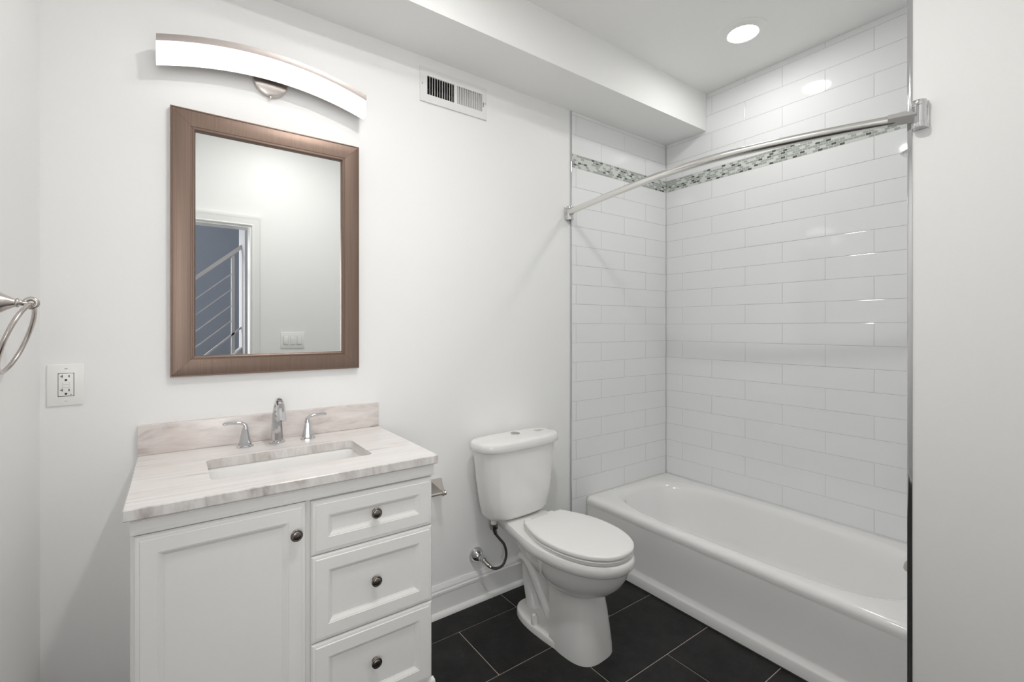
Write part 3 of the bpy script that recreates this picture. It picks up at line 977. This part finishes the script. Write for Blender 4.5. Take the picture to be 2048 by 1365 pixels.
# rim and deck
w.loft([egg(0.380, 0.170, -0.47, -0.745, -0.052, 0.094, 2.15), egg(0.382, 0.174, -0.47, -0.752, -0.046, 0.100, 2.15), egg(0.389, 0.1785, -0.47, -0.758, -0.042, 0.104, 2.15), egg(0.405, 0.180, -0.47, -0.761, -0.040, 0.106, 2.15),
        egg(0.417, 0.179, -0.47, -0.760, -0.040, 0.106, 2.15), egg(0.4255, 0.175, -0.47, -0.755, -0.043, 0.103, 2.15), egg(0.4285, 0.167, -0.47, -0.747, -0.048, 0.097, 2.15)], True, True)
# web under the bowl above the trap
w.loft([[Vector((TX + sx * hw, y, z)) for sx, y in ((-1, ya), (1, ya), (1, yb_), (-1, yb_))] for z, ya, yb_, hw in ((0.02, -0.46, -0.40, 0.04), (0.10, -0.46, -0.36, 0.04), (0.16, -0.46, -0.315, 0.036), (0.205, -0.46, -0.272, 0.038), (0.25, -0.46, -0.225, 0.042), (0.29, -0.46, -0.185, 0.046), (0.39, -0.46, -0.11, 0.055))], True, True, True, 0, True)
# trap way
trap = catmull([(TX, -0.50, 0.085), (TX, -0.44, 0.073), (TX, -0.395, 0.080), (TX, -0.350, 0.106), (TX, -0.310, 0.152), (TX, -0.275, 0.205), (TX, -0.235, 0.248), (TX, -0.195, 0.256), (TX, -0.170, 0.235)], 6)
w.tube(trap, [0.036] * 12 + [0.036 - 0.0012 * i for i in range(7)] + [0.028] * 30, seg=24, sx=2.0)
w.tube([(TX, -0.205, 0.262), (TX, -0.188, 0.22), (TX, -0.190, 0.14), (TX, -0.215, 0.07), (TX, -0.235, 0.015)], [0.024, 0.024, 0.022, 0.026, 0.034], seg=20, sx=1.1)
w.tube([(TX, -0.402, 0.045), (TX, -0.46, 0.06)], [0.070, 0.078], seg=24)
w.build('bowl', 'porcelain', t, sharp=40)
for s in (-1, 1):
    w = MB().lathe([(0.016, 0.0), (0.016, 0.012), (0.0145, 0.030), (0.012, 0.040), (0.006, 0.045), (0.0, 0.046)], Matrix.Translation((TX + s * 0.086, -0.335, 0.029)), 24)
    w.build('bolt_cap', 'porcelain', t)

# tank
KX = 1.647
w = MB()


def tank_ring(z, a, yb_, yf_, n=3.6):
    # straight back, bowed front
    pts = []
    yc = (yb_ + yf_) / 2
    for p in sup(KX, yc, a, (yb_ - yf_) / 2, n, z, 72):
        u = (p.x - KX) / a
        if p.y < yc:
            p.y -= 0.012 * (1 - u * u)
        pts.append(p)
    return pts


w.loft([tank_ring(0.4330, 0.135, -0.07, -0.155), tank_ring(0.4355, 0.152, -0.060, -0.172), tank_ring(0.443, 0.168, -0.048, -0.187), tank_ring(0.460, 0.177, -0.042, -0.194), tank_ring(0.52, 0.190, -0.038, -0.198),
        tank_ring(0.62, 0.204, -0.033, -0.202), tank_ring(0.70, 0.213, -0.031, -0.204), tank_ring(0.757, 0.2205, -0.030, -0.206)], True, True)
tank = w.build('tank', 'porcelain', t, sharp=50)
w = MB()
w.loft([tank_ring(0.7575, 0.223, -0.028, -0.209, 3.6), tank_ring(0.7580, 0.231, -0.026, -0.214, 3.6), tank_ring(0.763, 0.236, -0.0245, -0.218, 3.6), tank_ring(0.778, 0.2375, -0.024, -0.219, 3.6), tank_ring(0.792, 0.236, -0.025, -0.218, 3.6), tank_ring(0.7985, 0.2315, -0.029, -0.214, 3.6),
        tank_ring(0.8020, 0.223, -0.036, -0.206, 3.5), tank_ring(0.8033, 0.20, -0.05, -0.192, 3.3), tank_ring(0.8035, 0.10, -0.09, -0.135, 3.0)], True, True)
lid = w.build('tank_lid', 'porcelain', t, sharp=50)
w = MB().lathe([(0.0225, 0.0), (0.0225, 0.0028), (0.0205, 0.0042), (0.0185, 0.0028), (0.0175, 0.0036), (0.0, 0.0040)], Matrix.Translation((1.662, -0.100, 0.8030)), 36)
w.box(1.6612, 1.6628, -0.116, -0.084, 0.8066, 0.8074)
w.build('flush_button', 'brushed_nickel', lid)
MB().box(1.777, 1.823, -0.130, -0.104, 0.8028, 0.8040).build('sticker', 'sticker', lid)

# seat and lid
def seat_ring(z, a, yf, yb, ab): return egg(z, a, -0.50, yf, yb, ab, 2.2, rb=0.004, convex=True)


w = MB()
w.loft([seat_ring(0.4290, 0.148, -0.734, -0.314, 0.093), seat_ring(0.4302, 0.160, -0.746, -0.304, 0.105), seat_ring(0.4310, 0.166, -0.752, -0.298, 0.111), seat_ring(0.4435, 0.168, -0.754, -0.297, 0.112), seat_ring(0.4465, 0.163, -0.749, -0.302, 0.107), seat_ring(0.4475, 0.150, -0.735, -0.315, 0.095)], True, True)
w.build('seat', 'seat_plastic', t, sharp=50)
w = MB()
w.loft([seat_ring(0.4500, 0.150, -0.735, -0.312, 0.095), seat_ring(0.4502, 0.163, -0.750, -0.299, 0.109), seat_ring(0.4517, 0.168, -0.755, -0.294, 0.114), seat_ring(0.4620, 0.169, -0.756, -0.293, 0.115), seat_ring(0.4665, 0.166, -0.752, -0.296, 0.112), seat_ring(0.4685, 0.158, -0.742, -0.304, 0.104), seat_ring(0.4695, 0.09, -0.62, -0.42, 0.06)], True, True)
w.build('seat_lid', 'seat_plastic', t, sharp=50)
for s in (-1, 1):
    w = MB().box(TX + s * 0.070 - 0.020, TX + s * 0.070 + 0.020, -0.292, -0.262, 0.4288, 0.458, bev=0.005, seg=3)
    w.build('hinge', 'seat_plastic', t)
t.rotation_euler = (0, 0, math.radians(3.4))

# ------------------------------------------------------------------ water supply
t = thing('water_supply', 'chrome shut off valve with dark flexible hose beside the toilet', 'valve', (1.499, 0, 0.216))
F = Matrix.Translation((1.4975, 0.0, 0.222)) @ Matrix.Rotation(PI / 2, 4, 'X')
w = MB().lathe([(0.036, 0.0), (0.037, 0.003), (0.035, 0.008), (0.029, 0.020), (0.021, 0.031), (0.013, 0.037), (0.010, 0.038)], F, 40)
w.build('escutcheon', 'chrome', t, sharp=60)
w = MB().lathe([(0.0085, 0.030), (0.0085, 0.046), (0.013, 0.047), (0.013, 0.056), (0.010, 0.057), (0.010, 0.062), (0.013, 0.063), (0.013, 0.072), (0.0, 0.073)], F, 10)
w.build('valve_body', 'chrome', t, sharp=25)
w = MB().tube(catmull([(1.4985, -0.064, 0.222), (1.505, -0.078, 0.212), (1.512, -0.092, 0.202)], 4), [0.0105] * 9, 12)
w.tube(catmull([(1.512, -0.092, 0.202), (1.520, -0.100, 0.196)], 2), 0.009, 12)
w.build('outlet_nut', 'brushed_nickel', t, sharp=30)
hose = catmull([(1.512, -0.093, 0.201), (1.528, -0.100, 0.189), (1.553, -0.104, 0.182), (1.584, -0.104, 0.188), (1.602, -0.102, 0.212), (1.606, -0.100, 0.245), (1.594, -0.100, 0.283), (1.568, -0.100, 0.316), (1.548, -0.100, 0.342), (1.541, -0.100, 0.358)], 8)
w = MB().tube(hose, 0.0062, 14)
w.build('hose', 'hose_braid', t)
w = MB().tube([(1.546, -0.100, 0.345), (1.540, -0.100, 0.362), (1.536, -0.100, 0.375)], [0.009, 0.010, 0.013], 14)
w.lathe([(0.017, 0.0), (0.019, 0.004), (0.019, 0.020), (0.014, 0.024), (0.0, 0.024)], Matrix.Translation((1.535, -0.100, 0.371)), 8)
w.build('tank_nut', 'dark_nickel', t, sharp=25)
w = MB().lathe([(0.013, 0.0), (0.013, 0.046)], Matrix.Translation((1.535, -0.100, 0.394)), 20)
w.build('tank_shank', 'white_plastic', t)

# ------------------------------------------------------------------ bathtub
t = thing('bathtub', 'white enamel alcove bathtub against the tiled walls', 'bathtub', (2.61, -0.745, 0))
TX0, TX1, TY0, TY1, TZ = 2.236, XT - 0.001, YE + 0.0015, -0.0085, 0.345
w = MB()
NN = 96


def trect(x0, x1, y0, y1, r, z, N=NN):
    """rectangle sampled along the same rays as the basin rings, with true corners"""
    base = sup(2.614, -0.745, 0.326, 0.700, 3.6, z, N)
    cx_, cy_, hx, hy = (x0 + x1) / 2, (y0 + y1) / 2, (x1 - x0) / 2, (y1 - y0) / 2
    out = []
    for p in base:
        dx, dy = p.x - 2.614, p.y + 0.745
        dx, dy = dx / 0.326, dy / 0.700
        s_ = 1 / max(abs(dx), abs(dy), 1e-6)
        out.append(Vector((cx_ + hx * dx * s_, cy_ + hy * dy * s_, z)))
    for cxn, cyn in ((x0, y0), (x1, y0), (x1, y1), (x0, y1)):
        k = min(range(N), key=lambda i: ((out[i].x - cxn) / hx) ** 2 + ((out[i].y - cyn) / hy) ** 2)
        out[k] = Vector((cxn, cyn, z))
    return out


bx, by = 2.614, -0.745
rings = [trect(TX0 + 0.0055, TX1, TY0, TY1, 0, 0.296), trect(TX0 + 0.0035, TX1, TY0, TY1, 0, 0.306), trect(TX0 + 0.003, TX1, TY0, TY1, 0, 0.318),
         trect(TX0 + 0.0055, TX1, TY0, TY1, 0, 0.329), trect(TX0 + 0.012, TX1, TY0, TY1, 0, 0.338), trect(TX0 + 0.022, TX1, TY0, TY1, 0, 0.3435), trect(TX0 + 0.034, TX1, TY0, TY1, 0, TZ),
         sup(bx, by, 0.326, 0.700, 3.6, TZ, NN), sup(bx, by, 0.318, 0.690, 3.5, TZ - 0.0015, NN), sup(bx, by, 0.310, 0.680, 3.4, TZ - 0.0055, NN), sup(bx, by, 0.302, 0.670, 3.3, TZ - 0.014, NN), sup(bx, by, 0.295, 0.660, 3.2, TZ - 0.030, NN),
         sup(bx, by, 0.282, 0.636, 3.1, TZ - 0.10, NN), sup(bx, by, 0.268, 0.608, 3.0, TZ - 0.18, NN), sup(bx, by, 0.250, 0.58, 3.0, TZ - 0.24, NN), sup(bx, by, 0.223, 0.545, 3.0, TZ - 0.275, NN), sup(bx, by, 0.17, 0.48, 2.8, TZ - 0.290, NN), sup(bx, by, 0.05, 0.2, 2.4, TZ - 0.292, NN)]
w.loft(rings, False, True)
w.build('basin', 'tub_enamel', t, sharp=50)
# apron profile swept along y
w = MB()
ap = [(TX0 + 0.030, 0.298), (TX0 + 0.0050, 0.298), (TX0 + 0.0055, 0.25), (TX0 + 0.0060, 0.20), (TX0 + 0.0060, 0.075), (TX0 + 0.003, 0.064), (TX0 - 0.010, 0.052), (TX0 - 0.014, 0.046), (TX0 - 0.014, 0.004), (TX0 + 0.030, 0.004)]
rr = []
for y in (TY1, TY0):
    rr.append([Vector((x, y, z)) for x, z in ap])
w.loft(rr, True, True, True, 0, True)
w.build('apron', 'tub_enamel', t, sharp=50)
w = MB().box(TX0 - 0.017, TX0 + 0.02, TY0, TY1, 0.0005, 0.0045)
w.build('caulk_line', 'dark_gap', t)
F = Matrix.Translation((2.614, -1.22, TZ - 0.2915))
MB().lathe([(0.035, 0), (0.035, 0.003), (0.030, 0.004), (0.0, 0.002)], F, 32).build('drain', 'chrome', t)

# caulk seams
w = MB()
w.box(TX0 + 0.004, XT - 0.0015, -0.0085, -0.0065, TZ - 0.004, TZ + 0.003)
struct(w.build('trim_3', 'caulk'), 'caulk seam between tub rim and tile')

# tub spout, handle and shower head on the hidden end wall
yw = YE + 0.0002
t = thing('tub_spout', 'chrome tub spout on the end wall above the tub rim', 'spout', (2.6, yw, 0.43))
w = MB().tube(catmull([(2.60, yw, 0.420), (2.60, yw + 0.05, 0.420), (2.60, yw + 0.085, 0.414), (2.60, yw + 0.102, 0.400), (2.60, yw + 0.105, 0.386)], 5), [0.026] * 12 + [0.026 - 0.001 * i for i in range(5)], 24)
w.build('spout_body', 'brushed_nickel', t)
t = thing('shower_valve', 'chrome shower valve lever above the tub spout', 'valve', (2.6, yw, 0.80))
F = Matrix.Translation((2.60, yw, 0.80)) @ Matrix.Rotation(-PI / 2, 4, 'X')
MB().lathe([(0.085, 0.0), (0.085, 0.004), (0.07, 0.010), (0.03, 0.014), (0.028, 0.05), (0.020, 0.065), (0.0, 0.067)], F, 48).build('escutcheon', 'chrome', t)
MB().tube([(2.60, yw + 0.06, 0.80), (2.60, yw + 0.085, 0.775), (2.60, yw + 0.113, 0.748)], [0.010, 0.009, 0.008], 16).build('lever', 'chrome', t)
t = thing('shower_fixture', 'shower head on a short arm high on the end wall', 'shower', (2.55, yw, 2.03))
MB().lathe([(0.030, 0.0), (0.028, 0.006), (0.012, 0.010)], Matrix.Translation((2.55, yw, 2.02)) @ Matrix.Rotation(-PI / 2, 4, 'X'), 32).build('escutcheon', 'chrome', t)
MB().tube(catmull([(2.55, yw + 0.002, 2.02), (2.55, yw + 0.04, 2.022), (2.55, yw + 0.066, 2.000)], 5), 0.0095, 16).build('arm', 'chrome', t)
F = Matrix.Translation((2.55, yw + 0.064, 2.004)) @ Matrix.Rotation(math.radians(180 + 28), 4, 'X')
MB().lathe([(0.012, 0.0), (0.015, 0.012), (0.020, 0.020), (0.038, 0.042), (0.042, 0.050), (0.040, 0.056), (0.0, 0.056)], F, 36).build('head', 'chrome', t)

# ------------------------------------------------------------------ curved shower rod
t = thing('shower_rod', 'curved brushed steel shower curtain rod across the bathtub', 'curtain rod', (2.10, 0, 1.956))
rod = catmull([(2.0835, -0.040, 1.955), (2.069, -0.100, 1.956), (2.031, -0.300, 1.957), (1.997, -0.490, 1.957), (1.967, -0.690, 1.957), (1.961, -0.900, 1.957), (1.983, -1.075, 1.956), (2.0180, -1.225, 1.954), (2.0560, -1.355, 1.952), (2.090, -1.462, 1.949)], 8)
w = MB().tube(rod, 0.0155, 24)
w.build('rod', 'rod_steel', t, sharp=60)
# left bracket on the vanity wall
w = MB()
bxc = 2.0985
w.box(bxc - 0.025, bxc + 0.025, -0.006, -0.0002, 1.916, 1.990, bev=0.002)
w.box(bxc - 0.0225, bxc + 0.0225, -0.014, -0.004, 1.9165, 1.9895, bev=0.002)
w.lathe([(0.0, 0), (0.0215, 0.0), (0.0225, 0.003), (0.0225, 0.012), (0.0205, 0.013), (0.0205, 0.060), (0.0225, 0.061), (0.0225, 0.070), (0.0215, 0.073), (0.0, 0.073)], Matrix.Translation((bxc, -0.016, 1.9165)), 32)
w.build('bracket', 'chrome', t, sharp=40)
w = MB().tube([(bxc - 0.005, -0.030, 1.953), (2.0865, -0.062, 1.955)], 0.0155, 4)
w.build('swivel', 'chrome', t, sharp=30)
# right bracket on the wing wall
w = MB()
byc = -1.5155
w.box(XW - 0.006, XW - 0.0002, byc - 0.0195, byc + 0.0185, 1.910, 1.990, bev=0.002)
w.lathe([(0.0, 0), (0.0175, 0.0), (0.0185, 0.003), (0.0185, 0.014), (0.0168, 0.015), (0.0168, 0.064), (0.0185, 0.065), (0.0185, 0.077), (0.0175, 0.080), (0.0, 0.080)], Matrix.Translation((XW - 0.0186, byc, 1.910)), 32)
w.build('bracket', 'chrome', t, sharp=40)
w = MB().tube([(2.082, -1.446, 1.950), (XW - 0.022, -1.508, 1.948)], 0.0185, 4)
w.build('swivel', 'swivel_metal', t, sharp=30)
